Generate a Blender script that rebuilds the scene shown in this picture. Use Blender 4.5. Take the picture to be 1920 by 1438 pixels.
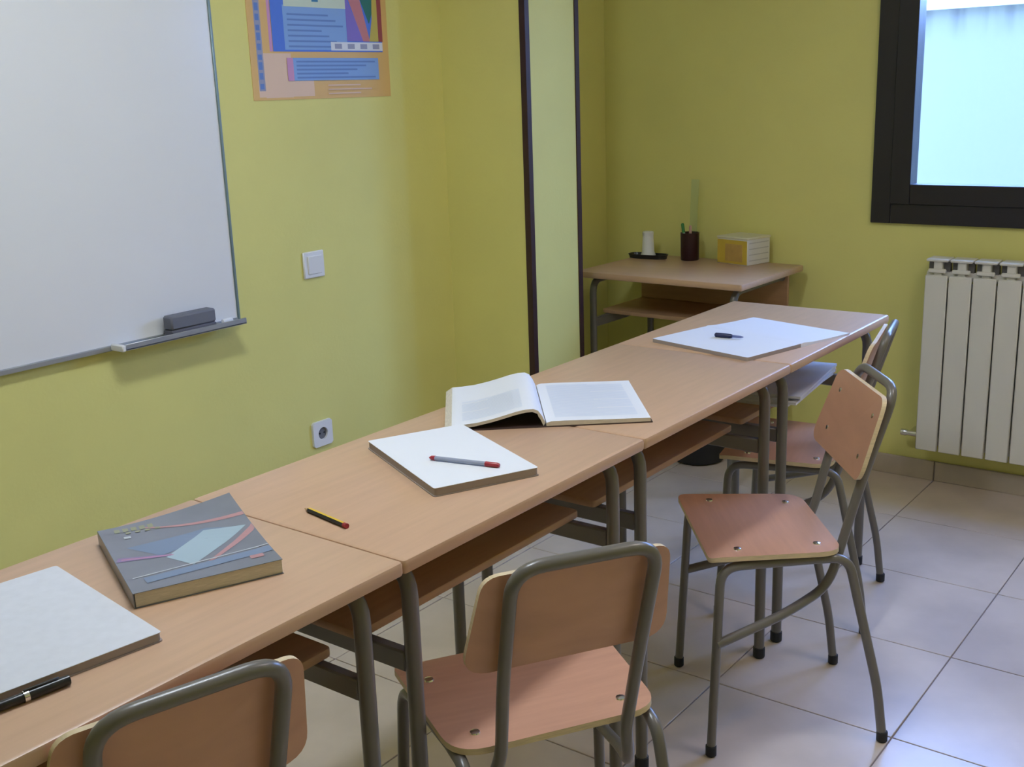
import bpy, bmesh, math, random
from mathutils import Vector, Matrix

# ------------------------------------------------------------------ scene reset
for o in list(bpy.data.objects):
    bpy.data.objects.remove(o, do_unlink=True)
scene = bpy.context.scene
C = scene.collection
random.seed(4)

# ------------------------------------------------------------------ camera
def cam_axes(yaw, pitch, roll):
    f = Vector((math.sin(yaw)*math.cos(pitch), math.cos(yaw)*math.cos(pitch), math.sin(pitch)))
    r = Vector((math.cos(yaw), -math.sin(yaw), 0))
    u = r.cross(f)
    c, s = math.cos(roll), math.sin(roll)
    return c*r + s*u, -s*r + c*u, f
cam_data = bpy.data.cameras.new('camera')
cam = bpy.data.objects.new('camera', cam_data); C.objects.link(cam)
r_, u_, f_ = cam_axes(-0.655, -0.255, -0.035)
M3 = Matrix((r_, u_, -f_)).transposed()
cam.matrix_world = Matrix.Translation((1.073, -3.219, 1.445)) @ M3.to_4x4()
cam_data.sensor_width = 36.0
cam_data.lens = 2099.15/1920*36.0
cam_data.clip_start = 0.02
scene.camera = cam

# ------------------------------------------------------------------ world, light levels, exposure
SKY_COLOR = (0.25, 0.42, 1.0)
SKY_STRENGTH = 23.0
LAMP_COLOR = (0.80, 0.89, 1.0)      # cool tube over the desks
LAMP_STRENGTH = 50.0
FILL_LAMP_COLOR = (1.0, 0.91, 0.92)     # warmer unseen fill lamp, added to brighten floor, chair backs and back wall
FILL_LAMP_STRENGTH = 25.0
world = bpy.data.worlds.new('overcast_sky'); scene.world = world
world.use_nodes = True
bg = world.node_tree.nodes['Background']
bg.inputs['Color'].default_value = (*SKY_COLOR, 1)
bg.inputs['Strength'].default_value = SKY_STRENGTH
vs = scene.view_settings
vs.view_transform = 'Standard'; vs.look = 'None'; vs.gamma = 1.0
vs.exposure = 0.08; vs.use_curve_mapping = False
# sampling guide for the sky in the window opening (a portal gives off no light of its own)
pd = bpy.data.lights.new('window_portal', 'AREA'); pd.shape = 'RECTANGLE'
pd.size = 1.5; pd.size_y = 1.25; pd.cycles.is_portal = True
po = bpy.data.objects.new('window_portal', pd); C.objects.link(po)
po.location = (0.375, 0.99, 1.55); po.rotation_euler = (math.radians(-90), 0, 0)

# ------------------------------------------------------------------ key dimensions (metres)
WALL_X = -1.5        # whiteboard wall
BACK_Y = 0.83        # window wall
RIGHT_X = 2.2
FRONT_Y = -4.6
CEIL = 2.5
L, D, H = 0.70, 0.50, 0.777   # school desk

# ------------------------------------------------------------------ materials
def srgb(r, g, b):
    def c(v):
        v /= 255.0
        return v/12.92 if v <= 0.04045 else ((v+0.055)/1.055)**2.4
    return (c(r), c(g), c(b))
def mat(name, col, rough=0.5, metal=0.0, var=0.0, scale=8.0, stretch=(1, 1, 1), bump=0.0, bscale=60.0, coat=0.0, spec=0.5, col2=None):
    m = bpy.data.materials.new(name); m.use_nodes = True
    nt = m.node_tree; b = nt.nodes['Principled BSDF']
    b.inputs['Base Color'].default_value = (*col, 1)
    b.inputs['Roughness'].default_value = rough
    b.inputs['Metallic'].default_value = metal
    b.inputs['Specular IOR Level'].default_value = spec
    if coat:
        b.inputs['Coat Weight'].default_value = coat; b.inputs['Coat Roughness'].default_value = 0.15
    tc = None
    if var or bump:
        tc = nt.nodes.new('ShaderNodeTexCoord')
        mp = nt.nodes.new('ShaderNodeMapping'); mp.inputs['Scale'].default_value = stretch
        nt.links.new(tc.outputs['Object'], mp.inputs['Vector'])
    if var:
        n = nt.nodes.new('ShaderNodeTexNoise'); n.inputs['Scale'].default_value = scale; n.inputs['Detail'].default_value = 5
        nt.links.new(mp.outputs['Vector'], n.inputs['Vector'])
        rp = nt.nodes.new('ShaderNodeValToRGB')
        a = tuple(max(0, c*(1-var)) for c in col) if col2 is None else col2
        z = tuple(min(1, c*(1+var)) for c in col)
        rp.color_ramp.elements[0].position = 0.3; rp.color_ramp.elements[0].color = (*a, 1)
        rp.color_ramp.elements[1].position = 0.7; rp.color_ramp.elements[1].color = (*z, 1)
        nt.links.new(n.outputs['Fac'], rp.inputs['Fac']); nt.links.new(rp.outputs['Color'], b.inputs['Base Color'])
    if bump:
        n2 = nt.nodes.new('ShaderNodeTexNoise'); n2.inputs['Scale'].default_value = bscale; n2.inputs['Detail'].default_value = 3
        nt.links.new(tc.outputs['Object'], n2.inputs['Vector'])
        bp = nt.nodes.new('ShaderNodeBump'); bp.inputs['Strength'].default_value = bump; bp.inputs['Distance'].default_value = 0.002
        nt.links.new(n2.outputs['Fac'], bp.inputs['Height']); nt.links.new(bp.outputs['Normal'], b.inputs['Normal'])
    return m
def emit(name, col, s):
    m = bpy.data.materials.new(name); m.use_nodes = True
    b = m.node_tree.nodes['Principled BSDF']
    b.inputs['Base Color'].default_value = (*col, 1)
    b.inputs['Emission Color'].default_value = (*col, 1); b.inputs['Emission Strength'].default_value = s
    return m
def pane_mat():
    m = bpy.data.materials.new('window_glass'); m.use_nodes = True
    nt = m.node_tree; nt.nodes.clear()
    out = nt.nodes.new('ShaderNodeOutputMaterial'); mx = nt.nodes.new('ShaderNodeMixShader')
    tr = nt.nodes.new('ShaderNodeBsdfTransparent'); gl = nt.nodes.new('ShaderNodeBsdfGlossy')
    gl.inputs['Roughness'].default_value = 0.02; tr.inputs['Color'].default_value = (0.95, 0.98, 0.97, 1)
    mx.inputs[0].default_value = 0.06
    nt.links.new(tr.outputs[0], mx.inputs[1]); nt.links.new(gl.outputs[0], mx.inputs[2]); nt.links.new(mx.outputs[0], out.inputs[0])
    return m
def clear_plastic():
    m = pane_mat(); m.name = 'clear_plastic'
    for n in m.node_tree.nodes:
        if n.type == 'BSDF_TRANSPARENT': n.inputs['Color'].default_value = (0.86, 0.92, 0.9, 1)
        if n.type == 'MIX_SHADER': n.inputs[0].default_value = 0.14
        if n.type == 'BSDF_GLOSSY': n.inputs['Roughness'].default_value = 0.25
    return m

WALL = mat('lime_yellow_paint', (0.745, 0.695, 0.24), 0.55, var=0.03, scale=3, bump=0.25, bscale=90, spec=0.35)
CEILM = mat('white_ceiling_paint', (0.82, 0.82, 0.80), 0.8)
TILE = mat('beige_ceramic', (0.62, 0.52, 0.46), 0.24, var=0.10, scale=5, bump=0.04, bscale=25)
GROUT = mat('grey_grout', (0.42, 0.36, 0.34), 0.9)
BASEB = mat('beige_skirting', (0.50, 0.42, 0.35), 0.35, var=0.08, scale=9)
WOOD = mat('beech_laminate', (0.57, 0.365, 0.235), 0.34, var=0.055, scale=5, stretch=(14, 1.2, 14), bump=0.03, bscale=120)
WOODX = mat('beech_plywood', (0.59, 0.315, 0.20), 0.35, var=0.06, scale=5, stretch=(14, 1.3, 1.5))
PLYEDGE = mat('pale_plywood_edge', (0.70, 0.56, 0.36), 0.6, var=0.1, scale=40, stretch=(1, 1, 12))
SHELFM = mat('beech_shelf', (0.50, 0.30, 0.17), 0.45, var=0.07, scale=5, stretch=(14, 1.2, 14))
TUBE = mat('grey_olive_enamel', (0.155, 0.140, 0.125), 0.30, spec=0.6)
CHROME = mat('zinc_bolt', (0.75, 0.75, 0.76), 0.2, metal=1.0)
RUBBER = mat('black_rubber', (0.012, 0.012, 0.014), 0.6)
BOARD = mat('whiteboard_enamel', (0.80, 0.80, 0.82), 0.22, var=0.015, scale=2)
ALU = mat('brushed_aluminium', (0.45, 0.47, 0.50), 0.38, metal=0.7)
WHITEP = mat('white_plastic', (0.80, 0.80, 0.81), 0.35)
DARKW = mat('dark_brown_trim', (0.034, 0.010, 0.012), 0.45, var=0.2, scale=10)
WINF = mat('dark_brown_lacquer', (0.013, 0.010, 0.014), 0.35)
RADM = mat('white_radiator_enamel', (0.74, 0.71, 0.66), 0.4)
RADD = mat('radiator_slot', (0.16, 0.15, 0.15), 0.6)
FELT = mat('grey_felt', (0.12, 0.12, 0.15), 0.95, bump=0.3, bscale=300)
PAPER = mat('white_paper', (0.80, 0.81, 0.84), 0.5)
PAPERG = mat('grid_paper', (0.66, 0.67, 0.72), 0.7, var=0.03, scale=60)
PAGEED = mat('page_edges', (0.62, 0.56, 0.45), 0.85, var=0.15, scale=60, stretch=(1, 1, 30))
KRAFT = mat('grey_card', (0.34, 0.28, 0.25), 0.8)
TEXTM = mat('grey_print', (0.52, 0.56, 0.66), 0.8)
BLACKP = mat('black_plastic', (0.012, 0.012, 0.014), 0.3)
PANE = pane_mat()
CLEAR = clear_plastic()

# ------------------------------------------------------------------ mesh helpers
def link(name, me, parent=None, loc=(0, 0, 0), rot=(0, 0, 0)):
    o = bpy.data.objects.new(name, me); C.objects.link(o)
    o.location = loc; o.rotation_euler = rot
    if parent is not None: o.parent = parent
    return o
def empty(name, loc=(0, 0, 0), rz=0.0):
    o = link(name, None, None, loc, (0, 0, rz)); o.empty_display_size = 0.05
    return o
def tag(o, label, cat, group=None):
    o['label'] = label; o['category'] = cat
    if group: o['group'] = group
    return o
def struct(o): o['kind'] = 'structure'; return o
def finish(name, bm, m, parent=None, loc=(0, 0, 0), rot=(0, 0, 0), smooth=False, angle=40):
    bmesh.ops.recalc_face_normals(bm, faces=bm.faces)
    me = bpy.data.meshes.new(name); bm.to_mesh(me); bm.free()
    for x in (m if isinstance(m, (list, tuple)) else [m]): me.materials.append(x)
    if smooth:
        me.polygons.foreach_set('use_smooth', [True]*len(me.polygons))
        me.set_sharp_from_angle(angle=math.radians(angle))
    return link(name, me, parent, loc, rot)
def bm_box(bm, c, s, bev=0.0, mi=0, seg=1):
    r = bmesh.ops.create_cube(bm, size=1.0); vs_ = r['verts']
    for v in vs_: v.co = Vector((v.co.x*s[0]+c[0], v.co.y*s[1]+c[1], v.co.z*s[2]+c[2]))
    fs = set(f for v in vs_ for f in v.link_faces)
    for f in fs: f.material_index = mi
    if bev:
        es = set(e for v in vs_ for e in v.link_edges)
        bmesh.ops.bevel(bm, geom=list(es), offset=bev, segments=seg, affect='EDGES', profile=0.5)
def box(name, c, s, m, parent=None, bev=0.0, seg=1, loc=(0, 0, 0), rot=(0, 0, 0)):
    bm = bmesh.new(); bm_box(bm, c, s, bev, 0, seg)
    return finish(name, bm, m, parent, loc, rot, smooth=bev > 0)
def boxes(name, lst, m, parent=None, bev=0.0, loc=(0, 0, 0), rot=(0, 0, 0)):
    bm = bmesh.new()
    for it in lst: bm_box(bm, it[0], it[1], bev, it[2] if len(it) > 2 else 0)
    return finish(name, bm, m, parent, loc, rot, smooth=bev > 0)
def rounded_poly(pts, rad, n=5):
    out = []; N = len(pts)
    if not isinstance(rad, (list, tuple)): rad = [rad]*N
    for i in range(N):
        p = Vector(pts[i]); a = Vector(pts[i-1])-p; b = Vector(pts[(i+1) % N])-p; r = rad[i]
        if r <= 0: out.append(tuple(p)); continue
        p0 = p+a.normalized()*r; p1 = p+b.normalized()*r
        for k in range(n+1):
            t = k/n; out.append(tuple((1-t)**2*p0 + 2*t*(1-t)*p + t*t*p1))
    return out
def bm_prism(bm, pts, z0, z1, mi=0, mside=None):
    a = [bm.verts.new((p[0], p[1], z0)) for p in pts]; b = [bm.verts.new((p[0], p[1], z1)) for p in pts]
    bm.faces.new(a[::-1]).material_index = mi; bm.faces.new(b).material_index = mi
    for i in range(len(pts)):
        j = (i+1) % len(pts); f = bm.faces.new((a[i], a[j], b[j], b[i])); f.material_index = mi if mside is None else mside
def prism(name, pts, z0, z1, m, parent=None, bev=0.0, mside=None, loc=(0, 0, 0), rot=(0, 0, 0)):
    bm = bmesh.new(); bm_prism(bm, pts, z0, z1, 0, mside)
    if bev:
        es = [e for e in bm.edges if abs(e.verts[0].co.z-e.verts[1].co.z) < 1e-6]
        bmesh.ops.bevel(bm, geom=es, offset=bev, segments=2, affect='EDGES', profile=0.5)
    return finish(name, bm, m, parent, loc, rot, smooth=True, angle=35)
def fillet(pts, rad, n=6):
    pts = [Vector(p) for p in pts]; out = [pts[0]]
    for i in range(1, len(pts)-1):
        p = pts[i]; a = pts[i-1]-p; b = pts[i+1]-p
        r = rad[i] if isinstance(rad, (list, tuple)) else rad
        r = min(r, a.length*0.49, b.length*0.49)
        if r <= 1e-5: out.append(p); continue
        p0 = p+a.normalized()*r; p1 = p+b.normalized()*r
        for k in range(n+1):
            t = k/n; out.append((1-t)**2*p0+2*t*(1-t)*p+t*t*p1)
    out.append(pts[-1]); return out
def bm_tube(bm, path, rad, seg=10, caps=True, mi=0):
    rings = []; up = None; n = len(path)
    for i, p in enumerate(path):
        t = (path[min(i+1, n-1)]-path[max(i-1, 0)]).normalized()
        if up is None: up = t.orthogonal().normalized()
        else: up = (up-t*up.dot(t)).normalized()
        sd = t.cross(up); rr = rad[i] if isinstance(rad, (list, tuple)) else rad
        rings.append([bm.verts.new(p+(up*math.cos(2*math.pi*k/seg)+sd*math.sin(2*math.pi*k/seg))*rr) for k in range(seg)])
    for a, b in zip(rings, rings[1:]):
        for k in range(seg):
            bm.faces.new((a[k], a[(k+1) % seg], b[(k+1) % seg], b[k])).material_index = mi
    if caps:
        bm.faces.new(rings[0][::-1]).material_index = mi; bm.faces.new(rings[-1]).material_index = mi
def tube(name, pts, rad, m, parent=None, fr=0.0, seg=10, loc=(0, 0, 0), rot=(0, 0, 0)):
    bm = bmesh.new(); path = fillet(pts, fr) if fr else [Vector(p) for p in pts]
    bm_tube(bm, path, rad, seg)
    return finish(name, bm, m, parent, loc, rot, smooth=True)
def lathe(name, prof, m, parent=None, seg=20, loc=(0, 0, 0), rot=(0, 0, 0)):
    bm = bmesh.new(); rings = []
    for r, z in prof:
        rings.append([bm.verts.new((max(r, 1e-4)*math.cos(2*math.pi*k/seg), max(r, 1e-4)*math.sin(2*math.pi*k/seg), z)) for k in range(seg)])
    for a, b in zip(rings, rings[1:]):
        for k in range(seg): bm.faces.new((a[k], a[(k+1) % seg], b[(k+1) % seg], b[k]))
    bm.faces.new(rings[0][::-1]); bm.faces.new(rings[-1])
    return finish(name, bm, m, parent, loc, rot, smooth=True)
def copy_tree(o, parent=None):
    c = o.copy(); C.objects.link(c)
    if parent is not None: c.parent = parent
    for ch in list(o.children): copy_tree(ch, c)
    return c

# ================================================================== THE ROOM
T = 0.25
# floor: bed of grout with single tiles laid on it
TS = 0.4445; GX, GY = 0.365, -0.487
floor = struct(box('floor', ((WALL_X+RIGHT_X)/2, (FRONT_Y+BACK_Y)/2, -0.056), (RIGHT_X-WALL_X+2*T, BACK_Y-FRONT_Y+2*T, 0.10), GROUT))
def axis_cells(lo, hi, g):
    k = math.floor((lo-g)/TS); a = g+k*TS; out = []
    while a < hi-1e-6:
        s, e = max(a, lo), min(a+TS, hi)
        if e-s > 0.02: out.append((s, e))
        a += TS
    return out
tile_mesh = {}
for (x0, x1) in axis_cells(WALL_X, RIGHT_X, GX):
    for (y0, y1) in axis_cells(FRONT_Y, BACK_Y, GY):
        sx, sy = round(x1-x0-0.003, 4), round(y1-y0-0.003, 4)
        if (sx, sy) not in tile_mesh:
            o = box('tile', (0, 0, -0.004), (sx, sy, 0.008), TILE, floor, bev=0.0012); tile_mesh[(sx, sy)] = o.data
        else:
            o = link('tile', tile_mesh[(sx, sy)], floor)
        o.location = ((x0+x1)/2, (y0+y1)/2, 0.0)
        o.rotation_euler = (0, 0, 0)
ceiling = struct(box('ceiling', ((WALL_X+RIGHT_X)/2, (FRONT_Y+BACK_Y)/2, CEIL+0.06), (RIGHT_X-WALL_X+2*T, BACK_Y-FRONT_Y+2*T, 0.12), CEILM))
struct(box('wall_left', (WALL_X-T/2, (FRONT_Y+BACK_Y)/2, CEIL/2), (T, BACK_Y-FRONT_Y+2*T, CEIL), WALL))
struct(box('wall_right', (RIGHT_X+T/2, (FRONT_Y+BACK_Y)/2, CEIL/2), (T, BACK_Y-FRONT_Y+2*T, CEIL), WALL))
struct(box('wall_front', ((WALL_X+RIGHT_X)/2, FRONT_Y-T/2, CEIL/2), (RIGHT_X-WALL_X, T, CEIL), WALL))
# window wall with its opening
TB = 0.13
WX0, WX1, WZ0, WZ1 = -0.355, 1.105, 0.945, 2.15
struct(boxes('wall_back', [
    (((WALL_X+WX0)/2, BACK_Y+TB/2, CEIL/2), (WX0-WALL_X, TB, CEIL)),
    (((WX1+RIGHT_X)/2, BACK_Y+TB/2, CEIL/2), (RIGHT_X-WX1, TB, CEIL)),
    (((WX0+WX1)/2, BACK_Y+TB/2, WZ0/2), (WX1-WX0, TB, WZ0)),
    (((WX0+WX1)/2, BACK_Y+TB/2, (WZ1+CEIL)/2), (WX1-WX0, TB, CEIL-WZ1))], WALL))
# pillar against the whiteboard wall, with dark guards on its corners
PX, PY0, PY1 = -1.145, -0.20, 0.10
struct(box('wall_pillar', ((WALL_X+PX)/2, (PY0+PY1)/2, CEIL/2), (PX-WALL_X, PY1-PY0, CEIL), WALL))
def guard(name, x, y, sx, sy):
    # an L-shaped strip on a convex corner; sx, sy give the outward directions
    w, t = 0.019, 0.004
    pts = [(0, 0), (0, -w), (t, -w), (t, t), (-w, t), (-w, 0)]
    pts = [(x+sx*a, y+sy*b) for a, b in pts]
    return struct(prism(name, pts, 0.0, CEIL, DARKW))
guard('trim_1', PX, PY0, 1, -1)
guard('trim_2', PX, PY1, 1, 1)
# skirting of single tiles along the window wall
bb = struct(box('baseboard_back', ((WALL_X+RIGHT_X)/2, BACK_Y-0.002, 0.036), (RIGHT_X-WALL_X, 0.004, 0.072), GROUT))
bt = None
for (x0, x1) in axis_cells(WALL_X, RIGHT_X, GX):
    if bt is None or x1-x0 < TS-0.01:
        o = box('tile', (0, 0, 0.037), (x1-x0-0.004, 0.010, 0.074), BASEB, bb, bev=0.002)
        if x1-x0 > TS-0.01: bt = o.data
    else: o = link('tile', bt, bb)
    o.location = ((x0+x1)/2, BACK_Y-0.009, 0)
struct(box('baseboard_left', (WALL_X+0.006, (FRONT_Y+PY0)/2, 0.037), (0.012, PY0-FRONT_Y, 0.074), BASEB))
struct(box('baseboard_right', (RIGHT_X-0.006, (FRONT_Y+BACK_Y)/2-0.02, 0.037), (0.012, BACK_Y-FRONT_Y-0.06, 0.074), BASEB))

# window: dark lacquered casing and two sashes
win = struct(empty('window_1', (0, BACK_Y, WZ0)))
def frame_ring(name, x0, x1, z0, z1, w, y0, y1, m, parent, bev=0.004):
    for nm, c, s in [('stile', ((x0+w/2), (y0+y1)/2, (z0+z1)/2), (w, y1-y0, z1-z0)), ('stile', ((x1-w/2), (y0+y1)/2, (z0+z1)/2), (w, y1-y0, z1-z0)),
                     ('rail', ((x0+x1)/2, (y0+y1)/2, z0+w/2), (x1-x0-2*w, y1-y0, w)), ('rail', ((x0+x1)/2, (y0+y1)/2, z1-w/2), (x1-x0-2*w, y1-y0, w))]:
        box(nm if name is None else name+'_'+nm, c, s, m, parent, bev=bev)
WH = WZ1-WZ0
frame_ring('casing', WX0-0.004, WX1+0.004, -0.004, WH+0.004, 0.070, -0.018, 0.07, WINF, win, 0.002)
xm = (WX0+WX1)/2
for (a, b) in ((WX0+0.066, xm), (xm, WX1-0.066)):
    sash = empty('sash', (0, 0, 0)); sash.parent = win
    frame_ring('sash', a, b, 0.066, WH-0.066, 0.070 if a < 0 else 0.075, -0.030, 0.045, WINF, sash, 0.002)
    box('pane', ((a+b)/2, 0.012, WH/2), (b-a-0.13, 0.006, WH-0.26), PANE, sash)
hd = box('handle', (xm-0.04, -0.045, 0.55), (0.016, 0.03, 0.12), ALU, win, bev=0.004)
struct(box('window_sill', ((WX0+WX1)/2, BACK_Y+0.105, WZ0+0.004), (WX1-WX0-0.005, 0.09, 0.02), WHITEP))

# ceiling lamp over the desks; unseen fill lamp added above the open floor
def ceiling_lamp(x, y, color, strength, label, length=0.60):
    lamp = tag(empty('ceiling_lamp', (x, y, CEIL)), label, 'lamp', 'ceiling lamps')
    box('housing', (0, 0, -0.02), (0.26, length+0.06, 0.04), WHITEP, lamp, bev=0.006)
    box('diffuser', (0, 0, -0.055), (0.20, length, 0.03), emit('lamp_diffuser_glow', color, strength), lamp, bev=0.008)
ceiling_lamp(-0.28, -2.0, LAMP_COLOR, LAMP_STRENGTH, 'white ceiling lamp with a glowing diffuser above the desk row')
ceiling_lamp(1.15, -0.95, FILL_LAMP_COLOR, FILL_LAMP_STRENGTH, 'unseen ceiling lamp added as fill light above the open floor by the window')

# ------------------------------------------------------------------ outside the window
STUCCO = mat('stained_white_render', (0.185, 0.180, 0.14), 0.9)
def stain(m):
    nt = m.node_tree; b = nt.nodes['Principled BSDF']
    tc = nt.nodes.new('ShaderNodeTexCoord'); sp = nt.nodes.new('ShaderNodeSeparateXYZ'); nt.links.new(tc.outputs['Object'], sp.inputs[0])
    mp = nt.nodes.new('ShaderNodeMapping'); mp.inputs['Scale'].default_value = (9, 1, 0.9)
    nt.links.new(tc.outputs['Object'], mp.inputs[0])
    n = nt.nodes.new('ShaderNodeTexNoise'); n.inputs['Scale'].default_value = 1.3; n.inputs['Detail'].default_value = 4
    nt.links.new(mp.outputs[0], n.inputs['Vector'])
    # water streaks that run down from the coping
    mr = nt.nodes.new('ShaderNodeMapRange'); mr.inputs['From Min'].default_value = 1.62; mr.inputs['From Max'].default_value = 1.78
    nt.links.new(sp.outputs['Z'], mr.inputs['Value'])
    mu = nt.nodes.new('ShaderNodeMath'); mu.operation = 'MULTIPLY'
    nt.links.new(mr.outputs[0], mu.inputs[0])
    r0 = nt.nodes.new('ShaderNodeMapRange'); r0.inputs['From Min'].default_value = 0.45; r0.inputs['From Max'].default_value = 0.7
    nt.links.new(n.outputs['Fac'], r0.inputs['Value']); nt.links.new(r0.outputs[0], mu.inputs[1])
    mx = nt.nodes.new('ShaderNodeMix'); mx.data_type = 'RGBA'
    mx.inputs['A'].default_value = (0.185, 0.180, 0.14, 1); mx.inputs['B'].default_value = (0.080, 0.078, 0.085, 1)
    nt.links.new(mu.outputs[0], mx.inputs['Factor']); nt.links.new(mx.outputs['Result'], b.inputs['Base Color'])
stain(STUCCO)
gw = tag(empty('courtyard_wall', (0, 3.0, 0)), 'pale rendered courtyard wall with grey streaks seen through the window', 'wall')
box('render', (0, 0.1, 0.38), (9, 0.2, 2.80), STUCCO, gw)
COPE = mat('white_coping', (0.85, 0.86, 0.86), 0.8)
box('coping', (0, 0.08, 1.81), (9, 0.30, 0.06), COPE, gw, bev=0.01)
struct(box('ground', (0, 5.4, -1.05), (16, 9, 0.1), mat('grey_paving', (0.30, 0.30, 0.29), 0.9, var=0.1)))

# ================================================================== DESKS
def make_desk():
    t = empty('school_desk')
    prism('tabletop', rounded_poly([(-D/2, -L/2), (D/2, -L/2), (D/2, L/2), (-D/2, L/2)], 0.008, 3), H-0.024, H, WOOD, t, bev=0.006)
    for sy in (-1, 1):
        y = sy*(L/2-0.053); zt = H-0.024-0.0135; x = 0.207
        for sx in (1, -1):
            leg = tube('leg', [(sx*x, y, 0.012), (sx*x, y, zt), (sx*0.10, y, zt)], 0.0135, TUBE, t, fr=0.055, seg=12)
            lathe('foot_cap', [(0.012, 0), (0.0155, 0.003), (0.0155, 0.028), (0.0136, 0.030)], RUBBER, leg, 12, (sx*x, y, 0))
        tube('top_rail', [(0.10, y, zt), (-0.10, y, zt)], 0.0134, TUBE, t, seg=12)
        box('crossbar', (0, y, 0.575), (2*x-0.02, 0.020, 0.036), TUBE, t, bev=0.003)
    prism('shelf', rounded_poly([(-0.19, -0.322), (0.11, -0.322), (0.11, 0.322), (-0.19, 0.322)], 0.012, 3), 0.5935, 0.6095, SHELFM, t, bev=0.003)
    box('back_panel', (-0.182, 0, 0.680), (0.012, 0.644, 0.140), SHELFM, t, bev=0.002)
    return t
desk0 = make_desk()
desk_info = [
    (-3.5*L, 'beech school desk with a grid notepad, nearest the camera in the row'),
    (-2.5*L, 'beech school desk carrying the yellow pencil and a spiral notepad, second in the row'),
    (-1.5*L, 'beech school desk carrying the right half of the open book, third in the row'),
    (-0.5*L, 'beech school desk with the open white notebook, at the far end of the row'),
]
desks = []
for i, (cy, lab) in enumerate(desk_info):
    o = desk0 if i == 0 else copy_tree(desk0)
    o.location = (-D/2, cy, 0); tag(o, lab, 'desk', 'school desks'); desks.append(o)
o = copy_tree(desk0); o.location = (-0.945, 0.530, 0); o.rotation_euler = (0, 0, math.radians(-91.5))
tag(o, 'beech school desk standing alone in the corner with cup and boxes on it', 'desk', 'school desks')

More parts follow.
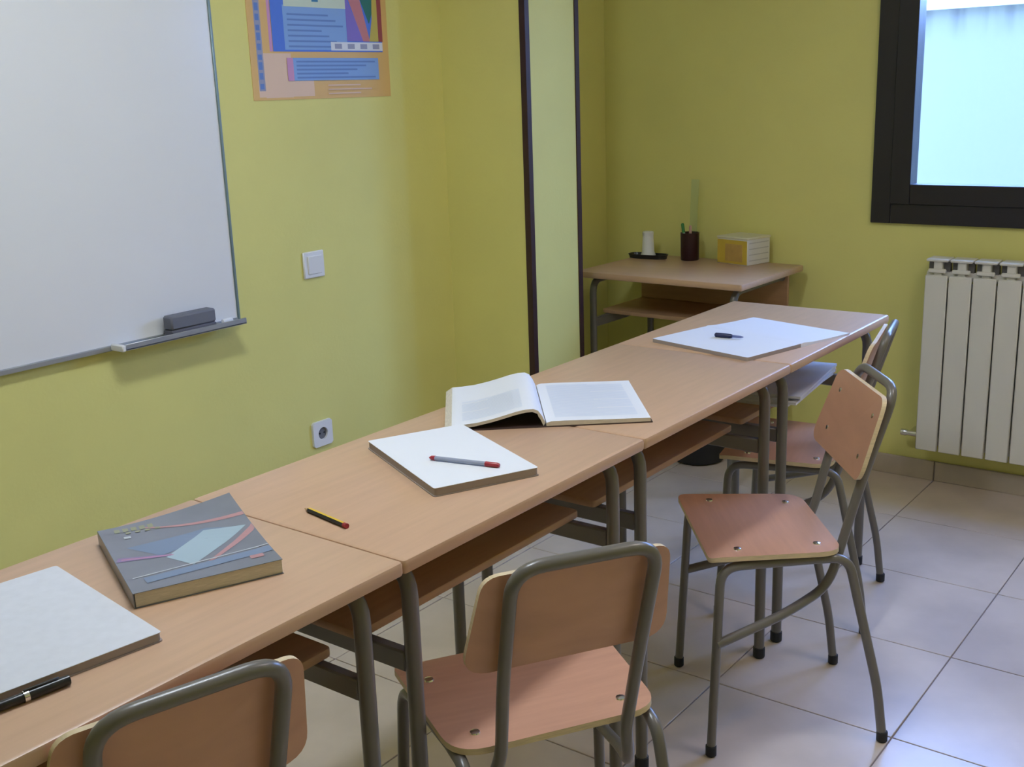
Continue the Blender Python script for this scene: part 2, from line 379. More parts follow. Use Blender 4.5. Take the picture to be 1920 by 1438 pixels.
# ================================================================== CHAIRS
def post_x(z):
    pts = [(0.40, -0.095), (0.468, -0.111), (0.589, -0.141), (0.74, -0.188), (0.82, -0.212)]
    for (a, xa), (b, xb) in zip(pts, pts[1:]):
        if z <= b: return xa+(xb-xa)*(z-a)/(b-a)
    return pts[-1][1]
def make_chair():
    t = empty('school_chair')
    R = 0.0105
    # seat: trapezoid plywood, slightly dished
    out = rounded_poly([(0.205, 0.197), (-0.092, 0.178), (-0.092, -0.178), (0.205, -0.197)], [0.018, 0.055, 0.055, 0.018], 6)
    bm = bmesh.new()
    def zs(x, y): return 0.456 + 0.020*max(0, (x-0.03)/0.17)*0.35 - 0.006*max(0, (x-0.15)/0.055)**2 - 0.004*(1-(abs(y)/0.19)**2)
    rings = []
    for k in (1.0, 0.93, 0.6, 0.25):
        rings.append([((p[0]-0.05)*k+0.05, p[1]*k) for p in out])
    def layer(dz): return [[bm.verts.new((p[0], p[1], zs(*p)+dz)) for p in rg] for rg in rings]
    top, bot = layer(0.011), layer(0.0); N = len(out)
    for lay in (top, bot):
        for a, b in zip(lay, lay[1:]):
            for i in range(N):
                bm.faces.new((a[i], a[(i+1) % N], b[(i+1) % N], b[i]))
        bm.faces.new(lay[-1])
    for i in range(N):
        bm.faces.new((top[0][i], top[0][(i+1) % N], bot[0][(i+1) % N], bot[0][i])).material_index = 1
    finish('seat', bm, [WOODX, PLYEDGE], t, smooth=True, angle=50)
    # backrest: curved plywood fixed to the front of the posts
    bm = bmesh.new(); th = 0.010
    outl = rounded_poly([(-0.148, 0.790), (-0.170, 0.612), (0.170, 0.612), (0.148, 0.790)], [0.030, 0.042, 0.042, 0.030], 6)
    def bx(y, z): return post_x(z)+R+0.001+0.016*(abs(y)/0.16)**2*0.8
    levels = (1.0, 0.9, 0.5, 0.15)
    def lay2(dx): return [[bm.verts.new((bx(p[0]*k, (p[1]-0.70)*k+0.70)+dx, p[0]*k, (p[1]-0.70)*k+0.70)) for p in outl] for k in levels]
    fr, bk = lay2(th), lay2(0.0); N = len(outl)
    for lay in (fr, bk):
        for a, b in zip(lay, lay[1:]):
            for i in range(N): bm.faces.new((a[i], a[(i+1) % N], b[(i+1) % N], b[i]))
        bm.faces.new(lay[-1])
    for i in range(N): bm.faces.new((fr[0][i], fr[0][(i+1) % N], bk[0][(i+1) % N], bk[0][i])).material_index = 1
    br = finish('backrest', bm, [WOODX, PLYEDGE], t, smooth=True, angle=50)
    for sy in (-1, 1):
        for zz in (0.745, 0.655):
            lathe('rivet', [(0.006, 0), (0.0055, 0.002), (0.002, 0.003)], CHROME, br, 10, (bx(0.11, zz)+th-0.0005, sy*0.11, zz), (0, math.radians(90-15), 0))
    # side frames: front leg, seat rail, rear leg of one bent tube
    for sy in (-1, 1):
        fl = tube('leg', [(0.198, sy*0.202, 0.010), (0.178, sy*0.186, 0.444), (0.09, sy*0.176, 0.444)], R, TUBE, t, fr=0.045)
        lathe('foot_cap', [(0.010, 0), (0.0125, 0.003), (0.0125, 0.024), (0.0107, 0.026)], RUBBER, fl, 12, (0.198, sy*0.202, 0))
        tube('seat_rail', [(0.09, sy*0.176, 0.444), (-0.03, sy*0.165, 0.444)], R, TUBE, t)
        rl = tube('leg', [(-0.03, sy*0.165, 0.444), (-0.105, sy*0.163, 0.444), (-0.178, sy*0.176, 0.135), (-0.194, sy*0.178, 0.010)], R, TUBE, t, fr=0.04)
        lathe('foot_cap', [(0.010, 0), (0.0125, 0.003), (0.0125, 0.024), (0.0107, 0.026)], RUBBER, rl, 12, (-0.194, sy*0.178, 0))
    # back frame: one tube runs from a front leg back, up, across and down again
    half = [(0.186, 0.196, 0.268), (0.03, 0.165, 0.318), (-0.075, 0.128, 0.362), (post_x(0.45), 0.107, 0.45), (post_x(0.60), 0.112, 0.60), (post_x(0.805), 0.114, 0.805)]
    path = [(x, -y, z) for x, y, z in half]+[(x, y, z) for x, y, z in half[::-1]]
    rad = [0, 0.05, 0.06, 0.03, 0.05, 0.05]; rad = rad+rad[::-1]
    bm = bmesh.new(); bm_tube(bm, fillet(path, rad, 7), R, 10)
    finish('back_frame', bm, TUBE, t, smooth=True)
    tube('cross_tube', [(0.10, -0.172, 0.438), (0.10, 0.172, 0.438)], 0.008, TUBE, t, seg=8)
    tube('cross_tube', [(-0.045, -0.16, 0.438), (-0.045, 0.16, 0.438)], 0.008, TUBE, t, seg=8)
    for sx, sy in ((0.135, 1), (0.135, -1), (-0.045, 1), (-0.045, -1)):
        y = sy*(0.150 if sx > 0 else 0.128)
        lathe('bolt', [(0.009, 0), (0.008, 0.0025), (0.003, 0.004)], CHROME, t, 12, (sx, y, zs(sx, y)+0.0105))
    return t
chair0 = make_chair()
chair_info = [
    (-0.112, -2.487, 2.862, 'plywood school chair pushed in at the nearest desk, only its back showing'),
    (0.080, -1.883, 2.58, 'plywood school chair with its back to the camera beside the pencil desk'),
    (0.088, -0.940, 3.82, 'plywood school chair turned sideways, pulled out from the third desk'),
    (-0.093, -0.351, 3.36, 'plywood school chair tucked behind the turned chair at the farthest desk'),
]
for i, (x, y, a, lab) in enumerate(chair_info):
    o = chair0 if i == 0 else copy_tree(chair0)
    o.location = (x, y, 0); o.rotation_euler = (0, 0, a); tag(o, lab, 'chair', 'school chairs')

# ================================================================== ON THE WALL
wb = tag(empty('whiteboard', (WALL_X, -1.17, 0.83)), 'large whiteboard in a thin aluminium frame on the yellow wall', 'whiteboard')
BW, BH = 1.55, 1.02
box('writing_surface', (0.009, -BW/2, BH/2), (0.016, BW-0.01, BH-0.01), BOARD, wb)
EDGE = mat('grey_green_edge', (0.20, 0.27, 0.28), 0.4, metal=0.3)
box('frame_strip', (0.011, -0.004, BH/2), (0.022, 0.009, BH), EDGE, wb, bev=0.002)
box('frame_strip', (0.011, -BW+0.004, BH/2), (0.022, 0.009, BH), EDGE, wb, bev=0.002)
box('frame_strip', (0.012, -BW/2, 0.006), (0.024, BW-0.018, 0.014), ALU, wb, bev=0.002)
box('frame_strip', (0.012, -BW/2, BH-0.006), (0.024, BW-0.018, 0.014), ALU, wb, bev=0.002)
box('corner_cap', (0.013, -0.008, BH-0.008), (0.026, 0.02, 0.02), WHITEP, wb, bev=0.003)
# pen tray with its white end piece
tr = empty('pen_tray', (0.024, -0.418, 0.0)); tr.parent = wb
box('tray_floor', (0.026, 0.197, 0.0055), (0.052, 0.396, 0.005), ALU, tr, bev=0.001)
box('tray_lip', (0.050, 0.197, 0.012), (0.004, 0.396, 0.016), ALU, tr, bev=0.001)
box('end_cap', (0.026, -0.006, 0.010), (0.054, 0.012, 0.018), WHITEP, tr, bev=0.003)
er = tag(empty('board_eraser', (WALL_X+0.052, -1.367, 0.839)), 'dark grey felt eraser lying on the whiteboard tray', 'eraser')
box('felt_pad', (0, 0, 0.009), (0.040, 0.146, 0.018), FELT, er, bev=0.003)
box('grip', (0, 0, 0.037), (0.040, 0.148, 0.038), mat('grey_eraser_grip', (0.15, 0.155, 0.19), 0.7), er, bev=0.005)
tag(lathe('marker_cap', [(0.007, 0), (0.008, 0.004), (0.007, 0.032), (0.004, 0.034)], WHITEP, None, 14, (WALL_X+0.050, -1.225, 0.847), (math.radians(90), 0, 0)), 'small white marker cap on the tray right of the eraser', 'marker cap')

# printed wall chart; the print is flat and made of thin coloured fields
def cm(n, r, g, b): return mat(n, srgb(r, g, b), 0.45)
PM = [cm('print_ochre', 222, 178, 100), cm('print_peach', 228, 194, 165), cm('print_blue', 75, 115, 215), cm('print_lightblue', 130, 165, 220),
      cm('print_paleyellow', 205, 215, 195), cm('print_purple', 125, 100, 190), cm('print_salmon', 195, 115, 110), cm('print_green', 20, 105, 80),
      cm('print_yellow', 195, 175, 60), cm('print_red', 150, 55, 45), cm('print_white', 225, 225, 232), cm('print_pink', 205, 145, 185),
      cm('print_grey', 150, 150, 175), cm('print_teal', 50, 120, 160), cm('print_darkblue', 95, 125, 190)]
def poster():
    bm = bmesh.new()
    y0, y1, z0, z1 = -1.032, -0.462, 1.444, 2.24
    bm_box(bm, (WALL_X+0.0008, (y0+y1)/2, (z0+z1)/2), (0.0016, y1-y0, z1-z0), 0, 0)
    lev = [WALL_X+0.0018]
    def quad(pts, mi):
        lev[0] += 0.00004
        vs_ = [bm.verts.new((lev[0], a, b)) for a, b in pts]
        bm.faces.new(vs_).material_index = mi
    def rect(a, b, c, d, mi): quad([(a, c), (b, c), (b, d), (a, d)], mi)
    rect(-1.010, -0.795, 1.452, 1.50, 1)
    rect(-0.985, -0.88, 1.45, 1.575, 1)
    rect(-0.958, -0.947, 1.58, 2.20, 11)
    rect(-1.008, -0.985, 1.47, 2.20, 12)
    for k in range(26):                                     # unreadable upright lettering
        z = 1.475+k*0.027; rect(-1.004, -0.990, z, z+0.015+0.006*((k*7) % 3)/2, 14)
    rect(-0.946, -0.49, 1.58, 2.20, 2)
    rect(-0.90, -0.645, 1.585, 1.71, 3)
    for k in range(7): rect(-0.885, -0.66-0.03*((k*5) % 4), 1.592+k*0.015, 1.597+k*0.015, 14)
    rect(-0.895, -0.645, 1.706, 1.80, 4)
    rect(-0.783, -0.757, 1.722, 1.77, 13)
    quad([(-0.645, 1.612), (-0.570, 1.612), (-0.640, 1.74), (-0.645, 1.74)], 5)
    quad([(-0.575, 1.612), (-0.545, 1.612), (-0.60, 1.80), (-0.650, 1.80), (-0.632, 1.735)], 6)
    quad([(-0.545, 1.665), (-0.528, 1.70), (-0.52, 1.82), (-0.615, 1.82), (-0.580, 1.735)], 7)
    quad([(-0.548, 1.612), (-0.505, 1.612), (-0.505, 1.82), (-0.522, 1.82), (-0.532, 1.68)], 8)
    rect(-0.507, -0.488, 1.612, 1.85, 9)
    rect(-0.716, -0.490, 1.584, 1.609, 10)
    for a in (-0.70, -0.645, -0.59, -0.535): rect(a, a+0.03, 1.589, 1.604, 12)
    rect(-0.898, -0.872, 1.497, 1.562, 11)
    rect(-0.874, -0.514, 1.497, 1.562, 3)
    for k in range(5): rect(-0.862, -0.53-0.04*((k*3) % 4), 1.503+k*0.0115, 1.508+k*0.0115, 14)
    for k in range(3): rect(-0.74, -0.60+0.05*(k % 2), 1.456+k*0.012, 1.460+k*0.012, 1)
    rect(-0.93, -0.50, 1.86, 2.16, 4)
    for j in range(6):
        for i in range(9): rect(-0.915+i*0.045, -0.878+i*0.045, 1.875+j*0.046, 1.912+j*0.046, (3, 8, 6, 5, 11, 7)[(i*2+j) % 6])
    return tag(finish('wall_chart', bm, PM), 'colourful printed wall chart with an ochre border right of the whiteboard', 'poster')
poster()

# light switch and socket
sw = tag(empty('light_switch', (WALL_X, -0.857, 0.95)), 'white square light switch on the yellow wall below the chart', 'light switch')
box('plate', (0.004, 0, 0), (0.008, 0.086, 0.082), WHITEP, sw, bev=0.003)
box('rocker', (0.0095, 0, 0), (0.006, 0.056, 0.056), WHITEP, sw, bev=0.0015, rot=(0, 0.06, 0))
so = tag(empty('wall_socket', (WALL_X, -0.877, 0.412)), 'white wall socket low on the yellow wall, just above the desk edge', 'socket')
bm = bmesh.new()
ring = [(0.020*math.cos(2*math.pi*k/20), 0.020*math.sin(2*math.pi*k/20)) for k in range(20)]
sq = [(0.041*max(-1, min(1, 1.42*math.cos(2*math.pi*(k)/20))), 0.041*max(-1, min(1, 1.42*math.sin(2*math.pi*k/20)))) for k in range(20)]
A = [bm.verts.new((0.0, a, b)) for a, b in sq]; B = [bm.verts.new((0.009, a, b)) for a, b in sq]
Cc = [bm.verts.new((0.009, a, b)) for a, b in ring]; Dd = [bm.verts.new((0.001, a, b)) for a, b in ring]
for k in range(20):
    j = (k+1) % 20
    bm.faces.new((A[k], A[j], B[j], B[k])); bm.faces.new((B[k], B[j], Cc[j], Cc[k])); bm.faces.new((Cc[k], Cc[j], Dd[j], Dd[k]))
finish('plate', bm, WHITEP, so)
lathe('well', [(0.0198, 0), (0.0198, 0.0015), (0.001, 0.0016)], mat('socket_well', (0.16, 0.16, 0.17), 0.6), so, 20, (0.001, 0, 0), (0, math.radians(90), 0))
for s in (-1, 1): lathe('pin_hole', [(0.003, 0), (0.003, 0.001), (0.001, 0.0012)], BLACKP, so, 8, (0.0027, s*0.0095, 0), (0, math.radians(90), 0))

# radiator
NR = 11
rd = tag(empty('radiator', (-0.125, BACK_Y-0.035, 0.145)), 'white sectional radiator under the window', 'radiator')
first = None
RW, RH, RD = 0.080, 0.695, 0.080
for k in range(NR):
    if first is None:
        s = empty('section', (0, 0, 0)); s.parent = rd; first = s
        box('front_plate', (RW/2, -RD+0.006, RH/2-0.03), (RW-0.005, 0.012, RH-0.06), RADM, s, bev=0.003)
        box('core', (RW/2, -RD/2+0.003, RH/2), (0.030, RD-0.020, RH-0.02), RADM, s, bev=0.004)
        box('fin', (RW/2, -RD/2+0.01, RH/2-0.04), (RW-0.012, 0.003, RH-0.10), RADM, s)
        box('top_fin', (RW/2, -RD/2, RH-0.008), (RW-0.006, RD-0.004, 0.010), RADM, s, bev=0.003)
        box('top_fin', (RW/2, -RD+0.010, RH-0.045), (RW-0.02, 0.012, 0.014), RADM, s, bev=0.003)
        box('slot', (RW/2, -RD/2+0.006, RH-0.035), (RW-0.008, 0.02, 0.036), RADD, s)
    else:
        s = copy_tree(first, rd)
    s.location = (k*RW, 0, 0)
for z in (0.045, RH-0.065):
    tube('header_pipe', [(0.0, -RD/2, z), (NR*RW, -RD/2, z)], 0.016, RADM, rd)
vl = tube('valve', [(0.0, -RD/2, 0.045), (-0.045, -RD/2, 0.045)], [0.012, 0.010], CHROME, rd)
lathe('valve_head', [(0.011, 0), (0.013, 0.006), (0.012, 0.022), (0.004, 0.024)], CHROME, vl, 14, (-0.040, -RD/2, 0.045), (0, math.radians(-90), 0))
tube('supply_pipe', [(-0.032, -RD/2, 0.045), (-0.032, 0.02, 0.045), (-0.032, 0.034, 0.045)], 0.007, CHROME, vl)
for x in (0.12, 0.76): box('bracket', (x, -0.006, RH-0.10), (0.012, 0.080, 0.03), RADM, rd)

# ================================================================== ON THE DESKS
def place(o, x, y, z, deg): o.location = (x, y, z); o.rotation_euler = (0, 0, math.radians(deg)); return o
# grid notepad nearest the camera
def notepad(name, w, l, h, top):
    t = empty(name)
    prism('backing_card', rounded_poly([(0, 0), (l, 0), (l, w), (0, w)], 0.006, 3), 0, 0.0018, KRAFT, t)
    prism('page_block', rounded_poly([(0.002, 0.002), (l-0.002, 0.002), (l-0.002, w-0.002), (0.002, w-0.002)], 0.005, 3), 0.0018, h-0.0008, [KRAFT, KRAFT], t)
    prism('top_sheet', rounded_poly([(0.001, 0.001), (l-0.001, 0.001), (l-0.001, w-0.001), (0.001, w-0.001)], 0.005, 3), h-0.0008, h, top, t)
    return t
n1 = tag(notepad('grid_notepad', 0.23, 0.32, 0.013, PAPERG), 'thick pad of squared paper at the bottom left corner of the picture', 'notepad')
place(n1, -0.440, -2.640, H, -8)
n2 = tag(notepad('blank_notepad', 0.206, 0.325, 0.016, PAPER), 'blank white notepad with the red-ended pen lying on it', 'notepad')
place(n2, -0.432, -1.732, H, -25.4)

# a marker lying along the first notepad's edge
def pen(name, p0, p1, z, parts):
    a, b = Vector((p0[0], p0[1], z)), Vector((p1[0], p1[1], z)); d = b-a
    t = empty(name, a); t.rotation_euler = (0, 0, math.atan2(d.y, d.x)); ln = d.length
    for nm, prof, m in parts:
        bm = bmesh.new(); bm_tube(bm, [Vector((x*ln, 0, 0)) for x, r in prof], [r for x, r in prof], 12)
        finish(nm, bm, m, t, smooth=True)
    return t
pm = tag(pen('black_pen', (-0.0925, -2.588), (-0.1135, -2.735), H+0.0068, [
    ('cap', [(0, 0.003), (0.01, 0.0062), (0.38, 0.0066)], BLACKP), ('barrel', [(0.38, 0.0060), (0.97, 0.0056), (1.0, 0.003)], BLACKP)]),
    'black pen lying along the edge of the squared pad', 'pen')
box('clip', (0.034, 0, 0.0078), (0.042, 0.0035, 0.0018), BLACKP, pm, bev=0.0006)
bm = bmesh.new(); bm_tube(bm, [Vector((0.050, 0, 0)), Vector((0.056, 0, 0))], 0.0070, 12); finish('ring', bm, CHROME, pm, smooth=True)

RED = mat('red_plastic', (0.36, 0.02, 0.035), 0.35); BARREL = mat('smoky_clear_barrel', (0.33, 0.36, 0.48), 0.2)
tag(pen('ballpoint_pen', (-0.248, -1.757), (-0.109, -1.725), H+0.016+0.0047, [
    ('tip', [(0, 0.0012), (0.03, 0.004), (0.085, 0.0045)], RED), ('barrel', [(0.085, 0.0040), (0.80, 0.0040)], BARREL),
    ('cap', [(0.80, 0.0040), (0.805, 0.0047), (0.97, 0.0046), (1.0, 0.003)], RED)]), 'clear ballpoint pen with red ends on the blank notepad', 'pen')
# yellow and black pencil
YEL = mat('yellow_lacquer', (0.72, 0.47, 0.03), 0.35); BLK = mat('black_lacquer', (0.015, 0.013, 0.012), 0.35)
pc = tag(empty('pencil', (-0.272, -2.036, H+0.0040), math.atan2(-0.017, 0.105)), 'short yellow and black striped pencil lying on the second desk', 'pencil')
bm = bmesh.new(); R6 = 0.0046; X1 = 0.100
ring0 = [(R6*math.cos(math.pi/3*k), R6*math.sin(math.pi/3*k)) for k in range(6)]
a_ = [bm.verts.new((0, *p)) for p in ring0]; b_ = [bm.verts.new((X1, *p)) for p in ring0]
for k in range(6):
    f = bm.faces.new((a_[k], a_[(k+1) % 6], b_[(k+1) % 6], b_[k])); f.material_index = (0, 0, 1, 1, 1, 1)[k]
bm.faces.new(a_[::-1]); bm.faces.new(b_)
finish('shaft', bm, [YEL, BLK], pc)
bm = bmesh.new(); bm_tube(bm, [Vector((X1, 0, 0)), Vector((X1+0.008, 0, 0))], 0.0046, 10); finish('end_dip', bm, RED, pc, smooth=True)
bm = bmesh.new(); bm_tube(bm, [Vector((0, 0, 0)), Vector((-0.012, 0, 0))], [0.0042, 0.0008], 10); finish('point', bm, mat('bare_pencil_wood', (0.55, 0.36, 0.18), 0.7), pc, smooth=True)

# thick paperback textbook with a dark cover
th = math.radians(-23.5); TBX, TBY = -0.453, -2.313; BL_, BW_ = 0.272, 0.211; BT = 0.0225
tb = tag(empty('textbook', (TBX, TBY, H), th), 'thick closed paperback with a slate blue cover and pink swooshes', 'book')
def loc2(p):
    dx, dy = p[0]-TBX, p[1]-TBY
    return (dx*math.cos(th)+dy*math.sin(th), -dx*math.sin(th)+dy*math.cos(th))
def lift(x, y):                                             # the far right corner of the cover curls up
    q = (1-x/BL_)*0.75+(y/BW_)*0.75-0.86
    return 0.020*max(0, q)**1.6/0.64**1.6
box('page_block', (BL_/2, BW_/2+0.0005, 0.0008+0.0105), (BL_-0.004, BW_-0.003, 0.0203), PAGEED, tb)
COVER = mat('slate_cover', srgb(120, 123, 134), 0.28, var=0.10, scale=14)
def cover_grid(name, z0, m):
    bm = bmesh.new(); nx, ny = 14, 12; g = []
    for dz in (0.0008, 0.0):
        g.append([[bm.verts.new((BL_*i/nx, BW_*j/ny, z0+dz+lift(BL_*i/nx, BW_*j/ny))) for j in range(ny+1)] for i in range(nx+1)])
    for l in g:
        for i in range(nx):
            for j in range(ny): bm.faces.new((l[i][j], l[i+1][j], l[i+1][j+1], l[i][j+1]))
    rim = [(i, 0) for i in range(nx)]+[(nx, j) for j in range(ny)]+[(i, ny) for i in range(nx, 0, -1)]+[(0, j) for j in range(ny, 0, -1)]
    for k in range(len(rim)):
        a, b = rim[k], rim[(k+1) % len(rim)]
        bm.faces.new((g[0][a[0]][a[1]], g[0][b[0]][b[1]], g[1][b[0]][b[1]], g[1][a[0]][a[1]]))
    return finish(name, bm, m, tb, smooth=True)
cov = cover_grid('front_cover', BT-0.0008, COVER)
box('back_cover', (BL_/2, BW_/2, 0.0004), (BL_, BW_, 0.0008), COVER, tb)
box('spine', (BL_/2, -0.0002, BT/2), (BL_, 0.0014, BT), COVER, tb, bev=0.0005)
CV = [cm('cover_pink', 180, 125, 155), cm('cover_pale', 160, 180, 192), cm('cover_blue', 118, 134, 160), cm('cover_title', 150, 150, 122),
      cm('cover_red', 180, 135, 138), cm('cover_violet', 140, 120, 160), cm('cover_dark', 78, 82, 98), cm('cover_white', 190, 195, 200)]
def cover_print():
    bm = bmesh.new(); lv = [BT+0.0003]
    def strip(pts, w0, w1, mi, n=14, world=True):
        lv[0] += 0.00004
        q = [Vector(loc2(p) if world else p) for p in pts]
        def ev(t):
            if len(q) == 2: return q[0].lerp(q[1], t)
            return (1-t)**2*q[0]+2*t*(1-t)*q[1]+t*t*q[2]
        prev = None
        for k in range(n+1):
            t = k/n; p = ev(t); d = (ev(min(1, t+0.01))-ev(max(0, t-0.01))).normalized(); nr = Vector((-d.y, d.x))*((w0+(w1-w0)*t)/2)
            cur = []
            for s in (p+nr, p-nr):
                x = min(max(s.x, 0.001), BL_-0.001); y = min(max(s.y, 0.001), BW_-0.001)
                cur.append(bm.verts.new((x, y, lv[0]+lift(x, y))))
            if prev: bm.faces.new((prev[0], cur[0], cur[1], prev[1])).material_index = mi
            prev = cur
    def patch(pts, mi, n=10):                                # bilinear field that follows the curl
        lv[0] += 0.00004; q = [Vector(loc2(p)) for p in pts]; g = []
        for i in range(n+1):
            row = []
            for j in range(n+1):
                p = q[0].lerp(q[1], i/n).lerp(q[3].lerp(q[2], i/n), j/n)
                row.append(bm.verts.new((p.x, p.y, lv[0]+lift(p.x, p.y))))
            g.append(row)
        for i in range(n):
            for j in range(n): bm.faces.new((g[i][j], g[i+1][j], g[i+1][j+1], g[i][j+1])).material_index = mi
    patch([(-0.352, -2.330), (-0.312, -2.215), (-0.275, -2.190), (-0.283, -2.318)], 2)
    patch([(-0.271, -2.318), (-0.308, -2.222), (-0.262, -2.176), (-0.214, -2.312)], 1)
    strip([(-0.405, -2.268), (-0.335, -2.225), (-0.290, -2.140)], 0.004, 0.012, 4)
    strip([(-0.250, -2.164), (-0.225, -2.235), (-0.198, -2.305)], 0.014, 0.005, 4)
    strip([(-0.322, -2.366), (-0.272, -2.308)], 0.016, 0.006, 5)
    strip([(-0.318, -2.362), (-0.270, -2.306)], 0.004, 0.003, 0)
    strip([(-0.247, -2.392), (-0.176, -2.186)], 0.003, 0.003, 7)
    strip([(-0.226, -2.386), (-0.160, -2.192)], 0.020, 0.020, 2)
    strip([(-0.164, -2.250), (-0.156, -2.232)], 0.012, 0.012, 4)
    for k in range(5):                                                             # blurred title letters
        a = (-0.425+k*0.0066*0.95, -2.302+k*0.0108); strip([a, (a[0]+0.0035, a[1]+0.0075)], 0.016, 0.014, 3, 2)
    for k in range(4):
        a = (-0.404+k*0.0072, -2.296+k*0.0128); strip([a, (a[0]+0.003, a[1]+0.007)], 0.007, 0.007, 3, 2)
    strip([(-0.389, -2.309), (-0.384, -2.300)], 0.009, 0.009, 7, 2)
    return finish('cover_print', bm, CV, cov)
cover_print()

# open book lying across two desks
ob = tag(empty('open_book', (-0.213, -1.437, H), math.atan2(0.77, -0.64)), 'open book with arched left pages lying across two desks', 'book')
# local frame: +x along the spine away from the reader, +y to the left page, -y to the right page
SP = 0.308
def ext(name, top, bot, m, x0=0.0, x1=SP, parent=ob, mside=None, n=1):
    bm = bmesh.new(); pr = top+bot[::-1]
    xs = [x0+(x1-x0)*k/n for k in range(n+1)]
    rings = [[bm.verts.new((x, y, z)) for y, z in pr] for x in xs]; N = len(pr)
    for a, b in zip(rings, rings[1:]):
        for i in range(N):
            f = bm.faces.new((a[i], a[(i+1) % N], b[(i+1) % N], b[i]))
            if mside is not None and i >= len(top)-1: f.material_index = mside
    f0 = bm.faces.new(rings[0]); f1 = bm.faces.new(rings[-1][::-1])
    if mside is not None: f0.material_index = mside; f1.material_index = mside
    return finish(name, bm, m, parent, smooth=True, angle=50)
CARD = mat('dark_brown_cover', (0.050, 0.028, 0.026), 0.5)
ext('cover', [(-0.221, 0.0028), (0, 0.0028), (0.206, 0.0028)], [(-0.221, 0.0), (0, 0.0), (0.206, 0.0)], CARD)
def ztop(y):
    P = [(0, 0.010), (0.006, 0.024), (0.014, 0.036), (0.024, 0.0405), (0.040, 0.0400), (0.06, 0.036), (0.085, 0.029), (0.11, 0.0225), (0.14, 0.0165), (0.17, 0.0135), (0.192, 0.0125)]
    for (a, za), (b, zb) in zip(P, P[1:]):
        if y <= b: return za+(zb-za)*(y-a)/(b-a)
    return P[-1][1]
ys = [0, 0.003, 0.006, 0.010, 0.014, 0.019, 0.024, 0.032, 0.040, 0.05, 0.06, 0.072, 0.085, 0.097, 0.11, 0.125, 0.14, 0.155, 0.17, 0.182, 0.192]
def thick(y): return 0.0065 if y < 0.10 else 0.0065+(y-0.10)/0.092*0.003
top = [(y, ztop(y)) for y in ys]
bot = [(y+(0.004 if y < 0.012 else 0.002 if y < 0.03 else 0)+max(0, y-0.1)*0.16, max(0.0029, ztop(y)-thick(y))) for y in ys]
lp = ext('left_pages', top, bot, [PAPER, PAGEED], mside=1)
rt = [(-0.217, 0.0105), (-0.10, 0.0118), (-0.04, 0.0130), (-0.012, 0.0125), (-0.002, 0.0095)]
rp = ext('right_pages', rt[::-1], [(-0.002, 0.0029), (-0.217, 0.0029)], [PAPER, PAGEED], mside=1)
def zr(y):
    for (a, za), (b, zb) in zip(rt, rt[1:]):
        if y <= b: return za+(zb-za)*(y-a)/(b-a)
    return rt[-1][1]
PRINTF = mat('faint_print', (0.70, 0.74, 0.82), 0.8)
def print_lines(parent, sgn, zf, y0, y1, x0, x1, n, m, h):
    bm = bmesh.new()
    for k in range(n):
        x = x0+(x1-x0)*k/(n-1)
        ye = y1-(y1-y0)*0.45*((k*7) % 10 == 3)
        prev = None
        for j in range(9):
            y = y0+(ye-y0)*j/8; cur = [bm.verts.new((x-h/2, sgn*y, zf(sgn*y)+0.0003)), bm.verts.new((x+h/2, sgn*y, zf(sgn*y)+0.0003))]
            if prev: bm.faces.new((prev[0], prev[1], cur[1], cur[0]))
            prev = cur
    return finish('text_lines', bm, m, parent)
print_lines(lp, 1, ztop, 0.045, 0.170, 0.03, 0.17, 22, PRINTF, 0.0036)
print_lines(rp, -1, zr, 0.022, 0.195, 0.030, 0.285, 40, PRINTF, 0.0036)

# open notebook at the far end
n3 = tag(empty('open_notebook', (-0.2125, -0.478, H), math.radians(-14)), 'open blank notebook with a dark blue pen on it, on the farthest desk', 'notebook')
prism('near_half', rounded_poly([(-0.164, -0.212), (0.164, -0.212), (0.164, 0.0), (-0.164, 0.0)], [0.006, 0.006, 0, 0], 3), 0, 0.010, [PAPER, KRAFT], n3, mside=1)
bm = bmesh.new(); top = [(0.0005, 0.0095), (0.012, 0.0110), (0.05, 0.0075), (0.12, 0.0052), (0.212, 0.0045)]
pts = top+[(0.212, 0.0), (0.0005, 0.0)]
ra = [bm.verts.new((-0.164, y, z)) for y, z in pts]; rb = [bm.verts.new((0.164, y, z)) for y, z in pts]
for i in range(len(pts)): bm.faces.new((ra[i], ra[(i+1) % len(pts)], rb[(i+1) % len(pts)], rb[i]))
bm.faces.new(ra); bm.faces.new(rb[::-1])
finish('far_half', bm, PAPER, n3, smooth=True, angle=50)
INK = mat('navy_plastic', (0.012, 0.016, 0.075), 0.35)
tag(pen('short_pen', (-0.285, -0.548), (-0.205, -0.540), H+0.010+0.0062, [
    ('body', [(0, 0.003), (0.04, 0.006), (0.55, 0.0060), (0.62, 0.004)], INK), ('tip', [(0.62, 0.0034), (0.9, 0.003), (1.0, 0.001)], mat('pale_blue_plastic', (0.12, 0.15, 0.35), 0.4))]),
    'short dark blue pen lying on the open notebook', 'pen')
# paper stack in the shelf of the far desk
ps = tag(empty('paper_stack', (-0.250, -0.335, 0.6095), math.radians(4)), 'stack of white papers sticking out of the shelf under the farthest desk', 'paper')
for k, (dx, a) in enumerate(((0.0, 0), (0.012, 3), (-0.004, -2), (0.016, 4))):
    box('sheet_bundle', (0, 0, 0.0035), (0.30, 0.40, 0.007), PAPER, ps, loc=(dx, 0.005*k, 0.0072*k), rot=(0, 0, math.radians(a)))

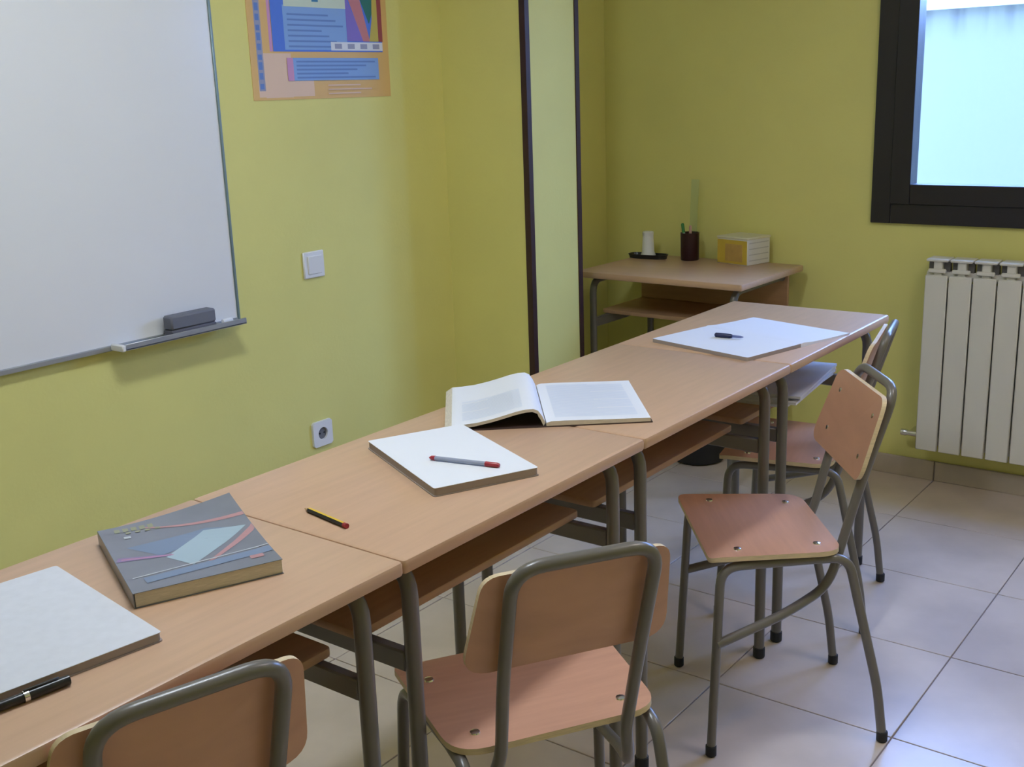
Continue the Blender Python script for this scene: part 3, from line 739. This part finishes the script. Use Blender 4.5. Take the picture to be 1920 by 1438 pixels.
# ================================================================== ON AND UNDER THE CORNER DESK
dish = tag(empty('black_dish', (-1.215, 0.690, H), math.radians(2)), 'flat black oblong dish under the white cone on the corner desk', 'dish')
out_ = [(0.086*math.copysign(abs(math.cos(a))**0.6, math.cos(a)), 0.034*math.copysign(abs(math.sin(a))**0.7, math.sin(a))) for a in [2*math.pi*k/28 for k in range(28)]]
prism('base', [(x*0.93, y*0.93) for x, y in out_], 0, 0.006, BLACKP, dish, bev=0.0015)
bm = bmesh.new()
rr = [[bm.verts.new((x*k, y*k, z)) for x, y in out_] for k, z in ((0.93, 0.005), (1.0, 0.017), (0.96, 0.017), (0.90, 0.0062))]
for a, b in zip(rr, rr[1:]):
    for i in range(28): bm.faces.new((a[i], a[(i+1) % 28], b[(i+1) % 28], b[i]))
finish('rim', bm, BLACKP, dish, smooth=True)
wc = tag(empty('white_cone', (-1.216, 0.692, H+0.006)), 'white tapered stand upright in the black dish', 'stand')
lathe('cone_body', [(0.030, 0), (0.030, 0.008), (0.025, 0.02), (0.0215, 0.085)], WHITEP, wc)
lathe('cone_cap', [(0.0215, 0.085), (0.0225, 0.087), (0.0225, 0.098), (0.019, 0.101), (0.004, 0.102)], WHITEP, wc)
cup = tag(empty('pen_cup', (-1.040, 0.715, H)), 'dark maroon pen cup on the corner desk', 'cup')
MAR = mat('maroon_plastic', (0.028, 0.006, 0.010), 0.3)
lathe('cup_body', [(0.034, 0.0), (0.036, 0.003), (0.0375, 0.108), (0.035, 0.108), (0.033, 0.010), (0.002, 0.008)], MAR, cup)
tag(box('clear_ruler', (0, 0, 0.15), (0.030, 0.002, 0.30), CLEAR, None, bev=0.0005, loc=(-1.037, 0.728, H+0.012), rot=(math.radians(-3), math.radians(1.5), 0.3)), 'tall clear plastic ruler standing in the maroon cup', 'ruler')
GRN = mat('green_plastic', (0.04, 0.22, 0.05), 0.4)
def stick(name, lab, cat, x, y, ax, ay, ln, r, m, m2):
    t = tag(empty(name, (x, y, H+0.010)), lab, cat); t.rotation_euler = (ax, ay, 0)
    lathe('barrel', [(r*0.6, 0), (r, 0.004), (r, ln*0.72)], m, t, 10)
    lathe('cap', [(r*1.12, ln*0.72), (r*1.12, ln*0.96), (r*0.6, ln)], m2, t, 10)
stick('green_marker', 'green capped pen leaning left in the maroon cup', 'pen', -1.053, 0.712, 0.02, -0.13, 0.135, 0.0055, WHITEP, GRN)
stick('pink_pen', 'pale pink pen standing in the maroon cup', 'pen', -1.035, 0.706, 0.05, 0.04, 0.128, 0.005, mat('pale_pink_plastic', (0.55, 0.32, 0.28), 0.5), mat('pale_pink_cap', (0.55, 0.32, 0.28), 0.5))
# carton with a yellow printed front and a white lined side
cb = tag(empty('carton_box', (-0.765, 0.655, H), math.radians(-15)), 'small yellow and white carton on the corner desk', 'box')
YC = mat('yellow_carton', (0.62, 0.44, 0.06), 0.5, var=0.08, scale=18); OC = mat('ochre_print', (0.52, 0.33, 0.10), 0.5, var=0.1, scale=30)
WCN = mat('white_carton', (0.72, 0.70, 0.68), 0.5); LNC = mat('carton_line', (0.52, 0.50, 0.50), 0.6)
boxes('body', [((-0.075, 0.065, 0.049), (0.150, 0.130, 0.098))], WCN, cb, bev=0.002)
box('front_print', (-0.075, -0.0004, 0.048), (0.146, 0.0012, 0.090), YC, cb)
box('front_picture', (-0.066, -0.0012, 0.045), (0.085, 0.0008, 0.066), OC, cb)
box('lid', (-0.075, 0.065, 0.101), (0.154, 0.134, 0.008), mat('cream_lid', (0.70, 0.66, 0.48), 0.5), cb, bev=0.002)
for k in range(4): box('side_line', (0.0003, 0.065, 0.018+0.022*k), (0.0012, 0.110, 0.004), LNC, cb)
# black bin under the corner desk
bn = tag(empty('waste_bin', (-0.935, 0.60, 0)), 'black round waste bin on the floor beneath the corner desk', 'bin')
lathe('bin_body', [(0.085, 0), (0.100, 0.006), (0.108, 0.04), (0.130, 0.26), (0.127, 0.26), (0.104, 0.012), (0.002, 0.010)], RUBBER, bn, 28)
bm = bmesh.new(); bm_tube(bm, [Vector((0.130*math.cos(2*math.pi*k/28), 0.130*math.sin(2*math.pi*k/28), 0.26)) for k in range(29)], 0.004, 8, caps=False); finish('bin_rim', bm, RUBBER, bn, smooth=True)
